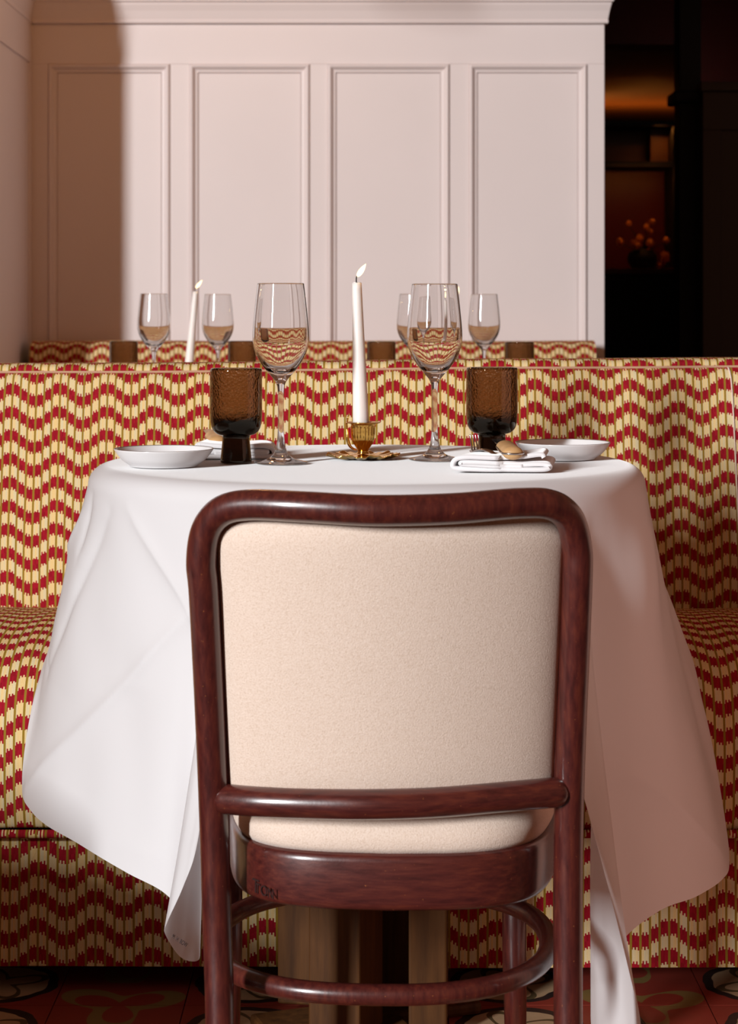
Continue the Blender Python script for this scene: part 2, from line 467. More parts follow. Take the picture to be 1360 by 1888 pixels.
# glazed back-bar shelving unit: uprights, shelves
sh = thing('back_bar_shelf', 'dark wooden back bar shelf with a lit side board, above the counter', 'shelf', (1.4, DB+.2, zc))
box('shelf_board', bX(1100)-1.4, bX(1246)-1.4, -.1, .2, bZ(305)-zc, bZ(295)-zc, 'black', sh)
box('shelf_board', bX(1100)-1.4, bX(1246)-1.4, -.1, .2, bZ(228)-zc, bZ(220)-zc, 'black', sh)
box('back_board', bX(1100)-1.4, bX(1212)-1.4, .17, .2, bZ(295)-zc, bZ(228)-zc, 'bar_wood', sh)
box('side_board', bX(1212)-1.4, bX(1246)-1.4, .06, .2, bZ(295)-zc, bZ(228)-zc, 'bar_wood', sh)
box('upright', bX(1246)-1.4, bX(1262)-1.4, -.1, .2, 0, bZ(220)-zc, 'black', sh)
box('upright', bX(1085)-1.4, bX(1100)-1.4, -.1, .2, 0, bZ(220)-zc, 'black', sh)
# curved bulkhead above the shelf, washed by a warm bar lamp
V = []; F = []
nb = 14
for i in range(nb+1):
    a = i/nb*PI/2
    y = DB+.42-.5*math.sin(a)*.9; z = bZ(218)+.03+.34*(1-math.cos(a))
    V.append((.32, y, z)); V.append((bX(1268), y, z))
for i in range(nb): F.append((2*i, 2*i+1, 2*i+3, 2*i+2))
o = link_mesh('bulkhead', V, F, 'bar_wood'); m = o.modifiers.new('solid', 'SOLIDIFY'); m.thickness = .02
tag(o, 'curved wooden bulkhead glowing orange above the bar shelf', 'bulkhead')
# lamps of the bar (dim, warm)
def warm_lamp(name, loc, e, sx, sy, rot):
    l = bpy.data.lights.new(name, 'AREA'); l.shape = 'RECTANGLE'; l.size = sx; l.size_y = sy; l.energy = e; l.color = (1, .34, .06)
    ob = bpy.data.objects.new(name, l); COL.objects.link(ob); ob.location = loc; ob.rotation_euler = rot
warm_lamp('bar_strip_light', (1.3, DB+.10, bZ(216)+.03), .50, 1.0, .03, (math.radians(165), 0, 0))
warm_lamp('bar_shelf_light', (bX(1225), DB+.16, bZ(232)), .16, .06, .02, (math.radians(-15), 0, 0))
warm_lamp('bar_counter_light', (bX(1190), DB-.02, bZ(308)), .34, .35, .02, (math.radians(20), 0, 0))
# vase of blossoms on the counter
vs = thing('flower_vase', 'round dark vase holding a cluster of small orange blossoms on the bar counter', 'vase', (bX(1190), DB+.12, zc+.0008))
lathe('vase_body', smooth_prof([(0, 0), (.05, .0), (.075, .04), (.07, .08), (.035, .105), (.04, .115)]), 'leaf', vs, 24)
spots = [(1162, 412), (1197, 418), (1183, 440), (1201, 448), (1178, 452), (1170, 446), (1197, 466), (1232, 443), (1231, 475), (1147, 445), (1205, 425), (1220, 488), (1206, 408)]
for i, (px, py) in enumerate(spots):
    p = Vector((bX(px)-bX(1190), random.uniform(-.06, .02), bZ(py)-zc))
    r = random.uniform(.013, .025)
    V = []; F = []
    bmx = bmesh.new(); bmesh.ops.create_icosphere(bmx, subdivisions=2, radius=r)
    for v in bmx.verts:
        v.co *= 1+.25*math.sin(5*math.atan2(v.co.y, v.co.x)+i)
        v.co.z *= 1.2
    me = bpy.data.meshes.new('blossom'); bmx.to_mesh(me); bmx.free(); me.materials.append(M['orange_petal'])
    ob = bpy.data.objects.new('blossom', me); COL.objects.link(ob); ob.parent = vs; ob.location = p
    tube('stem', [(0, -.01, .10), (p.x*.5, p.y*.5-.005, max(.10, p.z*.75)), (p.x, p.y, p.z-.004)], .0018, 'leaf', vs, 6)
# black column with a small capital
cl = struct(box('column_1', X(1252, 8.6), X(1292, 8.6), 8.6, 8.75, 0, 2.75, 'black', bev=.004), 'black square column between the bar opening and the dark panelling', 'column')
box('capital', X(1240, 8.6), X(1300, 8.6), 8.57, 8.78, Z(190, 8.6), Z(168, 8.6), 'black', cl, .01)
# dark panelled wall at far right
D8 = 8.35
wr = struct(box('wall_right', X(1294, D8), 2.3, D8, D8+.1, 0, Z(160, D8), 'dark_wall', bev=.003), 'dark brown panelled half wall at the far right', 'wall')
box('rail', X(1290, D8), 2.3, D8-.03, D8+.1, Z(160, D8)-.02, Z(152, D8), 'dark_wall', wr)
box('stile', X(1294, D8), X(1328, D8), D8-.015, D8+.01, 0, Z(240, D8), 'dark_wall', wr)
box('rail', X(1294, D8), 2.3, D8-.015, D8+.01, Z(240, D8), Z(170, D8), 'dark_wall', wr)

# ------------------------------------------------------------------ banquettes
def sweep(name, prof, x0, x1, nx, mat, parent, v0=0.0, closed=False, zf=None, thick=None):
    """profile (y,z) swept along x, UVs in metres"""
    P = [Vector((0, p[0], p[1])) for p in prof]
    arc = [0]
    for i in range(1, len(P)): arc.append(arc[-1]+(P[i]-P[i-1]).length)
    V = []; F = []; U = []
    n = len(P)
    for i in range(nx+1):
        x = x0+(x1-x0)*i/nx
        for j in range(n):
            q = P[j].copy(); q.x = x
            if zf: q = zf(q, arc[j])
            V.append(q); U.append((x, arc[j]+v0))
    for i in range(nx):
        for j in range(n-1):
            F.append((i*n+j, i*n+j+1, (i+1)*n+j+1, (i+1)*n+j))
    # close the body: both ends, and the hidden side between the profile's two edges
    for i in (0, nx):
        b0_ = len(V); V += [V[i*n+j] for j in range(n)]; U += [U[i*n+j] for j in range(n)]
        F.append(tuple(range(b0_, b0_+n)))
    b0_ = len(V)
    for i in range(nx+1):
        for j in (0, n-1): V.append(V[i*n+j]); U.append(U[i*n+j])
    for i in range(nx): F.append((b0_+2*i, b0_+2*i+1, b0_+2*i+3, b0_+2*i+2))
    ob = link_mesh(name, V, F, mat, parent, uvs=U)
    bmx = bmesh.new(); bmx.from_mesh(ob.data); bmx.normal_update()
    bmx.to_mesh(ob.data); bmx.free()
    if thick:
        m = ob.modifiers.new('solid', 'SOLIDIFY'); m.thickness = thick; m.offset = -1
    return ob
def lump(q, arc, a=.004):
    q = q.copy()
    nz = mnoise.noise(Vector((q.x*3.1, q.y*2.3+7, q.z*2.7)))
    q.z += a*nz; q.y += a*.6*mnoise.noise(Vector((q.x*2.7+9, q.y*3, q.z*3.3)))
    return q
def tilt(q, arc):
    q = lump(q, arc, .003); q.z += .008*q.x; return q
BX0, BX1 = -1.35, .672
b1 = thing('banquette', 'long banquette in red and cream flame-stitch fabric behind the white table', 'banquette', (0, 3.3, 0))
def loc1(pr): return [(y-3.3, z) for y, z in pr]
back_prof = catmull([(3.372, .470), (3.368, .52), (3.376, .60), (3.392, .70), (3.410, .80), (3.420, .855), (3.4265, .874), (3.438, .884)], 6)
sweep('back_cushion', loc1(back_prof), BX0, BX1, 90, 'flame_back', b1, v0=.470, zf=tilt)
top_prof = catmull([(3.438, .8845), (3.4385, .891), (3.445, .8965), (3.462, .8995), (3.52, .8990), (3.60, .893), (3.665, .880), (3.69, .86), (3.70, .80), (3.72, .60), (3.73, .46)], 5)
sweep('top_roll', loc1(top_prof), BX0, BX1, 90, 'flame_top', b1, v0=0, zf=tilt)
pp1 = tube('piping', [tilt(Vector((x, 3.438-3.3, .885)), 0) for x in [BX0+(BX1-BX0)*i/60 for i in range(61)]], .0022, 'piping', b1, 8)
# vertical seam with piping at the right
tube('seam_piping', [tilt(Vector((.6125+.012*(1-k/24), y-3.3-.0015, z)), 0) for k, (y, z) in enumerate(back_prof[::2][1:])], .0013, 'felt', b1, 6)
seat_prof = catmull([(3.42, .478), (3.37, .489), (3.28, .500), (3.15, .506), (3.04, .498), (2.965, .478), (2.922, .445), (2.902, .40), (2.896, .34), (2.898, .28), (2.905, .242), (2.912, .234)], 6)
sweep('seat_cushion', loc1(seat_prof[::-1]), BX0, BX1, 90, 'flame_seat', b1, v0=.234, zf=lambda q, a: lump(q, a, .005))
pp2 = tube('piping', [(x, 2.8945-3.3, .2315) for x in [BX0+(BX1-BX0)*i/40 for i in range(41)]], .0062, 'flame_skirt', b1, 10)
for pp, vv in ((pp1, .012), (pp2, .018)):
    ul = pp.data.uv_layers.new(name='UVMap')
    for lp in pp.data.loops:
        cc_ = pp.data.vertices[lp.vertex_index].co; ul.data[lp.index].uv = (cc_.x, vv+cc_.z*.3)
skirt_prof = [(2.905+.004*k/10, .036+(.226-.036)*k/10) for k in range(11)]
sweep('skirt', loc1(skirt_prof), BX0, BX1, 60, 'flame_skirt', b1, v0=.0, zf=lambda q, a: lump(q, a, .003))
box('plinth', BX0+.02, BX1-.02, 3.04-3.3, 3.40-3.3, 0, .225, 'black', b1, .003)
box('back_board', BX0+.01, BX1-.01, 3.45-3.3, 3.68-3.3, 0, .86, 'black', b1, .003)

# added partition, unseen right of the frame, bouncing warm light onto the cloth
wp = struct(box('added_bounce_wall', .675, .755, 2.18, 2.80, 0, .93, 'terracotta', bev=.006), 'added low terracotta partition, unseen at the right, bouncing warm light onto the tablecloth', 'wall')
box('cap_rail', .66, .775, 2.16, 2.82, .93, .96, 'terracotta', wp, .006)
YB = 6.40
b2 = thing('banquette', 'far banquette top in flame-stitch fabric against the cream panelled wall', 'banquette', (0, YB, 0))
bk2 = catmull([(-.05, .47), (-.04, .60), (-.02, .78), (-.008, .850), (.008, .872), (.05, .884), (.11, .882), (.155, .868), (.165, .84), (.17, .60)], 6)
sweep('back_cushion', bk2, WL+.03, X(1098, YB), 70, 'flame_back', b2, v0=.455, zf=lambda q, a: lump(q, a, .004))
for xe in (WL+.03, X(1098, YB)):
    V = [Vector((xe, y, z)) for y, z in bk2]
    cpt = Vector((xe, .07, .6)); n = len(V)
    link_mesh('end_panel', V+[cpt], [(i, i+1, n) for i in range(n-1)], 'flame_top', b2, smooth=False, uvs=[(v.y, v.z) for v in V]+[(.07, .6)])
st2 = catmull([(0, .478), (-.2, .49), (-.42, .48), (-.49, .43), (-.50, .30), (-.50, .10)], 6)
sweep('seat_cushion', st2[::-1], WL+.03, X(1098, YB), 40, 'flame_seat', b2, v0=.1)
box('plinth', WL+.05, X(1098, YB)-.02, -.46, .15, 0, .40, 'black', b2, .003)

# ------------------------------------------------------------------ dining table and cloth
TZ = .776; R = .384
def table(cx_, cy_, label, near):
    tb = thing('dining_table', label, 'table', (cx_, cy_, 0), 'pedestal tables')
    zt = TZ-.003
    lathe('tabletop', [(0, zt-.03), (R-.03, zt-.03), (R-.022, zt-.026), (R-.018, zt-.015), (R-.022, zt-.004), (R-.03, zt), (0, zt)], 'brown', tb, 64)
    box('top_plate', -.12, .12, -.12, .12, zt-.05, zt-.031, 'brown', tb)
    posts = [(-.028, -.085, .076, .076, 25), (.084, -.055, .052, .05, 4), (.05, .04, .07, .07, 20), (-.09, .035, .06, .06, 10)]
    for x, y, w, d, a in posts:
        o = box('post', -w/2, w/2, -d/2, d/2, .019, zt-.051, 'brown', tb, .003); o.location = (x, y, 0); o.rotation_euler = (0, 0, math.radians(-a))
    for a in (20, 110):
        o = box('foot', -.16, .16, -.035, .035, 0 if a == 20 else .0005, .018 if a == 20 else .0185, 'brown', tb, .006); o.rotation_euler = (0, 0, math.radians(a))
    return tb
table(TC.x, TC.y, 'round pedestal table with brown wooden posts under the white cloth, behind the chair', True)

# hem of the cloth: (angle of the table edge it hangs from, x, y, z); 0 deg = toward the viewer, + = right
HEM = [(-180, 0.0, 3.205, .545), (-150, -.21, 3.17, .54), (-125, -.365, 3.06, .53), (-106, -.445, 2.925, .52), (-96, -.468, 2.83, .455), (-88, -.478, 2.765, .345),
       (-74, -.445, 2.66, .320), (-60, -.370, 2.545, .312), (-47, -.297, 2.455, .300), (-38, -.245, 2.415, .285), (-33, -.212, 2.412, .245), (-30.5, -.203, 2.400, .212),
       (-28.5, -.222, 2.372, .222), (-26.5, -.238, 2.345, .258), (-24.5, -.233, 2.320, .280), (-22, -.213, 2.312, .325), (-20, -.197, 2.314, .375), (-17.5, -.180, 2.330, .495), (-13, -.13, 2.365, .50), (-4, -.06, 2.372, .50),
       (6, .03, 2.372, .50), (15, .11, 2.360, .495), (23, .175, 2.338, .497), (28, .224, 2.270, .492), (32, .237, 2.215, .45), (35.5, .262, 2.192, .355), (39, .285, 2.192, .262), (41.5, .299, 2.208, .200), (43.5, .296, 2.245, .14),
       (45, .280, 2.285, .105), (46.5, .264, 2.335, .125), (48.5, .266, 2.395, .165), (52, .305, 2.455, .212), (58, .362, 2.515, .235), (66, .425, 2.60, .228), (76, .474, 2.70, .222),
       (84, .498, 2.778, .225), (89, .497, 2.825, .285), (95, .475, 2.855, .42), (104, .450, 2.915, .52), (124, .365, 3.06, .53), (150, .21, 3.17, .54)]
HN = 16
hem = catmull(HEM[:]+[(180, 0.0, 3.205, .545)], HN)[:-1]
RHO = .028
def cloth(name, parent=None):
    nu = len(hem); V = []; F = []
    V.append(Vector((TC.x, TC.y, TZ))); rings = []
    top_r = [.05, .11, .18, .25, .30, .335, R-RHO]
    def ring(fn):
        b = len(V)
        for i, h in enumerate(hem): V.append(fn(i, h))
        rings.append(b)
    for rr in top_r:
        ring(lambda i, h: Vector((TC.x+rr*math.sin(math.radians(h[0])), TC.y-rr*math.cos(math.radians(h[0])), TZ)))
    for k in range(1, 9):
        a = k/8*PI/2
        def edge(i, h, a=a):
            ph = math.radians(h[0]); rr = R-RHO+RHO*math.sin(a)
            drop = RHO*(1-math.cos(a))
            return Vector((TC.x+rr*math.sin(ph), TC.y-rr*math.cos(ph), TZ-drop))
        ring(edge)
    ns = 90
    for k in range(1, ns+1):
        s = k/ns
        def hang(i, h, s=s):
            ph = math.radians(h[0]); e = Vector((math.sin(ph), -math.cos(ph), 0))
            p0 = Vector((TC.x, TC.y, TZ-RHO))+e*R
            p1 = Vector((h[1], h[2], h[3]))
            kl = max(0, min(1, (-52-h[0])/22))
            LW = ((0, 0), (.10, .12), (.19, .23), (.33, .37), (.47, .48), (.62, .58), (.8, .77), (1, 1))
            wl_ = next(a[1]+(b[1]-a[1])*(s-a[0])/(b[0]-a[0]) for a, b in zip(LW, LW[1:]) if s <= b[0]+1e-9)
            w = s**1.12*(1-kl)+wl_*kl
            p = Vector((p0.x+(p1.x-p0.x)*w, p0.y+(p1.y-p0.y)*w, p0.z+(p1.z-p0.z)*s))
            ff = math.sin(PI*min(1, s*1.1))
            p += e*(.007*ff*mnoise.noise(Vector((ph*2.2, s*1.6, 3.3))) + .0035*mnoise.noise(Vector((ph*5, s*3.5, 9.3)))*min(1, s*5))
            # ironed creases and soft drag folds (angle0, s0, angle1, s1, depth, width)
            for (a0, s0, a1, s1, dep, wd_) in CREASE:
                dx, dy = (a1-a0), (s1-s0)*90
                qx, qy = h[0]-a0, (s-s0)*90
                L2 = dx*dx+dy*dy; tt = max(0, min(1, (qx*dx+qy*dy)/L2))
                dist = (qx*dy-qy*dx)/math.sqrt(L2)
                dd = math.hypot(qx-dx*tt, qy-dy*tt)
                fade = math.sin(PI*min(max(tt, .04), .96))**.5
                p += e*(dep*fade*math.exp(-(dd/wd_)**2 if wd_ > 3 else -abs(dd)/wd_))
            return p
        ring(hang)
    for i in range(nu): F.append((0, rings[0]+i, rings[0]+(i+1) % nu))
    for j in range(len(rings)-1):
        a, b = rings[j], rings[j+1]
        for i in range(nu):
            i2 = (i+1) % nu
            F.append((a+i, b+i, b+i2, a+i2))
    o = link_mesh(name, V, F, 'linen', parent)
    return o
CREASE = [(-26, .16, -82, .97, .007, 1.8), (-52, .03, -28, .34, .006, 1.6), (-60, .05, -86, .62, -.007, 2.4), (-72, .02, -75, .22, -.008, 3.0), (-80, .10, -100, .36, .008, 3.0), (-50, .5, -44, .95, -.006, 7),
          (50, .60, 80, .97, .006, 1.8), (72, .04, 64, .34, .010, 8), (36, .3, 33, .9, .004, 3)]
tc = cloth('tablecloth')
tag(tc, 'white linen tablecloth hanging in folds over the round table behind the chair', 'tablecloth')

# ------------------------------------------------------------------ bentwood chair
ch = thing('dining_chair', 'dark mahogany bentwood chair with beige upholstered back and seat, back turned to viewer', 'chair', (.02, 2.30, 0))
O = ch.location
def C(px, py, d): return at(px, py, d)-O
fr = [C(405, 1888, 2.075), C(400, 1700, 2.085), C(394, 1500, 2.08), C(386, 1300, 2.06), C(376, 1100, 2.035), C(371, 1035, 2.028), C(380, 978, 2.022), C(408, 943, 2.012), C(458, 931, 2.0),
      C(560, 934.5, 1.98), C(690, 941, 1.968), C(830, 938, 1.98), C(955, 928, 2.005), C(1015, 931, 2.02), C(1049, 957, 2.035), C(1063, 1008, 2.047), C(1064, 1065, 2.052), C(1059, 1200, 2.068), C(1051, 1400, 2.088), C(1047, 1600, 2.10), C(1047, 1888, 2.095)]
def to_floor(a, b):
    d = (b-a).normalized(); k = (a.z)/(-d.z) if d.z else 0
    p = a+d*k; p.z = 0; return p
l0 = fr[0]+(fr[0]-fr[2])*1.0; l0 = Vector((fr[0].x+.004, fr[0].y-.03, 0)); r0 = Vector((fr[-1].x+.0, fr[-1].y-.03, 0))
path = catmull([l0]+fr+[r0], 8)
rr = []
for p in path: rr.append(.0155 if p[2] > .35 else .0155-.0015*(1-p[2]/.35))
tube('back_frame', path, rr, 'mahog', ch, 20)
# upholstered back panel
def panel_pt(u, v):
    # u -1..1 left to right, v 0 top .. 1 bottom ; pixel outline of the panel
    py = 950+(1482-950)*v
    l = 396+ (424-396)*v**.9; r_ = 1043+(1019-1043)*v
    tpx = (v*532); rc = 58
    ins = 0
    if tpx < rc: ins = rc-math.sqrt(max(0, rc*rc-(rc-tpx)**2))
    l += ins; r_ -= ins
    px = l+(r_-l)*(u+1)/2
    py += 9*(1-u*u)*(1-v)
    dpost = 2.025+.06*v+ .012*u
    d = dpost-.045*(1-u*u)+.004
    return px, py, d
NU, NV = 44, 40
V = []; F = []
for j in range(NV+1):
    v = (1-math.cos(PI*j/NV))/2
    for i in range(NU+1):
        u = math.sin(PI/2*(-1+2*i/NU))
        px, py, d = panel_pt(u, v)
        puff = .014*(1-abs(u)**9)**.6*(1-abs(2*v-1)**12)**.6
        V.append(C(px, py, d-puff+.006))
for j in range(NV):
    for i in range(NU): F.append((j*(NU+1)+i, j*(NU+1)+i+1, (j+1)*(NU+1)+i+1, (j+1)*(NU+1)+i))
back_pad = o = link_mesh('back_pad', V, F, 'felt', ch)
m = o.modifiers.new('solid', 'SOLIDIFY'); m.thickness = .026; m.offset = -1
bo = []
for j in range(0, 41): px, py, d = panel_pt(-1, 1-j/40*1.0); bo.append(C(px-2, py, d+.010))
for i in range(1, 30): px, py, d = panel_pt(-1+2*i/30, 0); bo.append(C(px, py-1, d+.010))
for j in range(0, 41): px, py, d = panel_pt(1, j/40); bo.append(C(px+2, py, d+.010))
tube('pad_rim', bo, .0062, 'mahog', back_pad, 10)
# lower back rail
lr = catmull([C(416, 1473, 2.073), C(480, 1478, 2.055), C(580, 1482, 2.040), C(690, 1483, 2.032), C(810, 1479, 2.040), C(930, 1469, 2.060), C(1022, 1461, 2.082)], 8)
P_, R_ = round_ends(lr, .0155)
tube('lower_rail', P_, R_, 'mahog_h', ch, 18, flat=(1.0, 1.0))
# seat frame and seat pad
SCX, SCY, SA, SB = .010, -.004, .190, .222
rot = math.radians(-2.5)
def sup(th, k=1.0, e=5.5):
    c, s_ = math.cos(th), math.sin(th)
    x = SA*k*math.copysign(abs(c)**(2/e), c); y = SB*k*math.copysign(abs(s_)**(2/e), s_)
    x *= 1+.13*(y/SB/k)
    if y < 0: y -= .030*k*max(0, 1-(x/(SA*k*.9))**2)
    return Vector((SCX+x*math.cos(rot)-y*math.sin(rot), SCY+x*math.sin(rot)+y*math.cos(rot), 0))
def loft(name, layers, mat, parent, n=96, capb=True, capt=True):
    V = []; F = []
    for (k, z) in layers:
        for i in range(n):
            p = sup(2*PI*i/n, k); p.z = z; V.append(p)
    for j in range(len(layers)-1):
        for i in range(n):
            i2 = (i+1) % n
            F.append((j*n+i, j*n+i2, (j+1)*n+i2, (j+1)*n+i))
    if capb: F.append(tuple(range(n))[::-1])
    if capt: F.append(tuple((len(layers)-1)*n+i for i in range(n)))
    return link_mesh(name, V, F, mat, parent)
z0, z1 = .375, .432
seat_frame = loft('seat_frame', [(.86, z0), (.985, z0), (.995, z0+.003), (1, z0+.008), (1, z1-.008), (.995, z1-.003), (.98, z1), (.9, z1)], 'mahog_h', ch)
loft('seat_pad', [(.9, z1-.002), (.965, z1-.001), (.985, z1+.006), (.985, z1+.018), (.965, z1+.030), (.92, z1+.037), (.8, z1+.042), (.5, z1+.045), (.1, z1+.046)], 'felt', ch)
# front legs and hoop stretcher
for (px, s_) in ((424, -1), (948, 1)):
    p = at(px, 1750, 2.47)-O
    tube('leg', [(p.x, p.y, z0+.01), (p.x, p.y, .2), (p.x+.003*s_, p.y+.004, 0)], [.0155, .0150, .0120], 'mahog', ch, 16)
hoop = []
for i in range(72):
    th = 2*PI*i/72
    x = .190*math.copysign(abs(math.cos(th))**(2/2.5), math.cos(th)); y = .190*math.copysign(abs(math.sin(th))**(2/2.2), math.sin(th))
    hoop.append((-.006+x*math.cos(rot)-y*math.sin(rot), -.012+x*math.sin(rot)+y*math.cos(rot), .272))
tube('hoop_stretcher', hoop, .0112, 'mahog', ch, 14, closed=True)
# maker's mark pressed into the seat frame
def text_obj(name, body, size, mat, parent, loc, rotm, ext=.0003):
    cu = bpy.data.curves.new(name, 'FONT'); cu.body = body; cu.size = size; cu.extrude = ext; cu.align_x = 'LEFT'
    tmp = bpy.data.objects.new(name, cu); COL.objects.link(tmp)
    dg = bpy.context.evaluated_depsgraph_get()
    me = bpy.data.meshes.new_from_object(tmp.evaluated_get(dg)); bpy.data.objects.remove(tmp)
    me.materials.clear(); me.materials.append(mat)
    ob = bpy.data.objects.new(name, me); COL.objects.link(ob); ob.parent = parent
    ob.matrix_local = Matrix.Translation(loc) @ rotm
    return ob
thm = None
for k in range(4000):
    th = PI+ (PI/2)*k/4000
    p = sup(th)
    if p.y < -.17 and p.x+O.x > (462-CXP)*2.06/FPX: thm = th; break
p = sup(thm); q = sup(thm+.05); tx = (q-p).normalized(); nm = Vector((tx.y, -tx.x, 0))
zz = EYE-(1643-HZ)*(p.y+O.y)/FPX
rotm = Matrix((tx, Vector((0, 0, 1)), nm)).transposed().to_4x4()
text_obj('engraved_mark', 'T', .0205, M['engrave'], seat_frame, p+Vector((0, 0, zz))+nm*.0004, rotm)
text_obj('engraved_mark', 'TON', .0150, M['engrave'], seat_frame, p+Vector((0, 0, zz))+nm*.0004+tx*.0052, rotm)

# ------------------------------------------------------------------ glassware, plates, candles
wg_out = [(0, 0), (.030, 0), (.0355, .0004), (.0366, .0014), (.0350, .0022), (.026, .0040), (.016, .0075), (.0095, .0140), (.0066, .0225), (.0052, .032), (.0043, .045), (.0039, .065), (.0040, .085), (.0046, .100), (.0060, .1085), (.0100, .1155),
          (.0175, .1240), (.0262, .1350), (.0335, .1475), (.0375, .1600), (.0388, .1720), (.0383, .1850), (.0370, .2000), (.0356, .2140), (.0342, .2270), (.0328, .2390), (.0320, .2455), (.0317, .2464)]
wg_in = [(.0309, .2467), (.0308, .2450), (.0316, .2390), (.0331, .2265), (.0345, .2135), (.0359, .1998), (.0371, .1850), (.0374, .1720), (.0359, .1610), (.0316, .1500), (.0240, .1390), (.0150, .1300), (.0070, .1262), (0, .1252)]
def wine_glass(loc, label, group, first=[None]):
    if first[0] is None:
        o = lathe('wine_glass', smooth_prof(wg_out, 3)+smooth_prof(wg_in, 3), 'glass', None, 64); first[0] = o
    else:
        o = first[0].copy(); COL.objects.link(o)
    o.location = loc; tag(o, label, 'wine glass', group); return o
tb_out = [(0, 0), (.0195, 0), (.0212, .0010), (.0215, .0040), (.0205, .015), (.0192, .028), (.0188, .0345), (.0200, .0375), (.0260, .0395), (.0315, .0445), (.0345, .052), (.0357, .063), (.0360, .080), (.0360, .105), (.0357, .122), (.0355, .1275), (.0345, .1298)]
tb_in = [(.0330, .1295), (.0322, .1270), (.0322, .105), (.0322, .080), (.0318, .068), (.0290, .0590), (.0200, .0545), (.0100, .0530), (0, .0526)]
def tumbler(loc, label, group, first=[None]):
    if first[0] is None:
        o = lathe('tumbler', smooth_prof(tb_out, 3)+smooth_prof(tb_in, 3), 'amber', None, 56); first[0] = o
    else:
        o = first[0].copy(); COL.objects.link(o)
    o.location = loc; tag(o, label, 'tumbler', group); return o
ZT = TZ+.0014
GN, GF = 'glassware on the near table', 'glassware on the far tables'
wine_glass(((517.5-CXP)*2.752/FPX, 2.752, ZT), 'clear wine glass left of the tall candle on the near table', GN)
wine_glass(((801-CXP)*2.815/FPX, 2.815, ZT), 'clear wine glass right of the tall candle on the near table', GN)
tumbler(((435-CXP)*2.760/FPX, 2.760, ZT), 'amber footed tumbler beside the left plate on the near table', GN)
tumbler(((906.5-CXP)*2.795/FPX, 2.795, ZT), 'amber footed tumbler behind the napkin with cutlery on the near table', GN)

def plate(loc, label):
    p = thing('side_plate', label, 'plate', loc, 'side plates')
    pr = [(0, .002), (.040, .002), (.041, 0), (.045, 0), (.047, .002), (.056, .0085), (.0628, .0165), (.0668, .0224), (.0666, .0234), (.0655, .0232), (.0600, .0165), (.053, .0098), (.045, .0072), (.03, .0066), (0, .0064)]
    ds_ = lathe('dish', smooth_prof(pr, 3), 'porcelain', p, 72)
    ed = [(.0661*math.cos(2*PI*i/72), .0661*math.sin(2*PI*i/72), .0231) for i in range(72)]
    tube('rim_edge', ed,   .00075, 'plate_edge', ds_, 6, closed=True)
    return p
plate(((302-CXP)*2.705/FPX, 2.705, ZT), 'small white dished plate at the left edge of the near table')
plate(((1037-CXP)*2.835/FPX, 2.835, ZT), 'small white dished plate at the right edge of the near table')

def candlestick(loc, label, rz=0, group='brass candlesticks'):
    c = thing('candlestick', label, 'candlestick', loc, group, rz)
    def scal(r, z, th, i):
        k = max(0, (r-.02)/.031)
        return r*(1+.035*k*math.cos(16*th)), z+.0014*k*math.sin(9*th+.6)+.0009*k*math.cos(23*th)
    lathe('dish', smooth_prof([(0, .0006), (.028, .0006), (.040, .0020), (.0500, .0050), (.0508, .0058), (.0500, .0064), (.040, .0044), (.026, .0034), (.012, .0050), (0, .0062)], 3), 'brass', c, 144, fr=scal)
    def flute(r, z, th, i):
        return r*(1+(.035*math.cos(22*th) if .014 < z < .046 and r > .0125 else 0)), z
    cup = lathe('cup', smooth_prof([(0, .0065), (.0085, .0065), (.0075, .0095), (.0085, .0135), (.0120, .0185), (.0150, .0250), (.0163, .0320), (.0166, .0400), (.0170, .0470), (.0180, .0490), (.0180, .0502), (.0135, .0502), (.0134, .0460), (.0134, .0310), (0, .0305)], 3), 'brass', c, 132, fr=flute)
    lathe('drip_rim', [(.0136, .0503), (.020, .0496), (.0245, .0502), (.0250, .0510), (.0244, .0516), (.019, .0512), (.0136, .0516)], 'brass', cup, 48, closed=True)
    # leaf-shaped handle at the left
    hp = catmull([(-.0235, -.003, .0500), (-.0225, -.003, .038), (-.0215, -.003, .026), (-.0175, -.003, .0165), (-.0100, -.001, .0125)], 6)
    hd = tube('handle', hp, [.0030*math.sin(PI*min(.95, max(.18, i/(len(hp)-1))))+.0012 for i in range(len(hp))], 'brass', c, 10, flat=(.6, 1.4))
    tube('thumb_leaf', [(-.0225, 0, .0510), (-.0220, 0, .0560), (-.0200, 0, .0615), (-.0195, 0, .0640)], [.0016, .0034, .0022, .0005], 'brass', hd, 8, flat=(.5, 1.2))
    return c
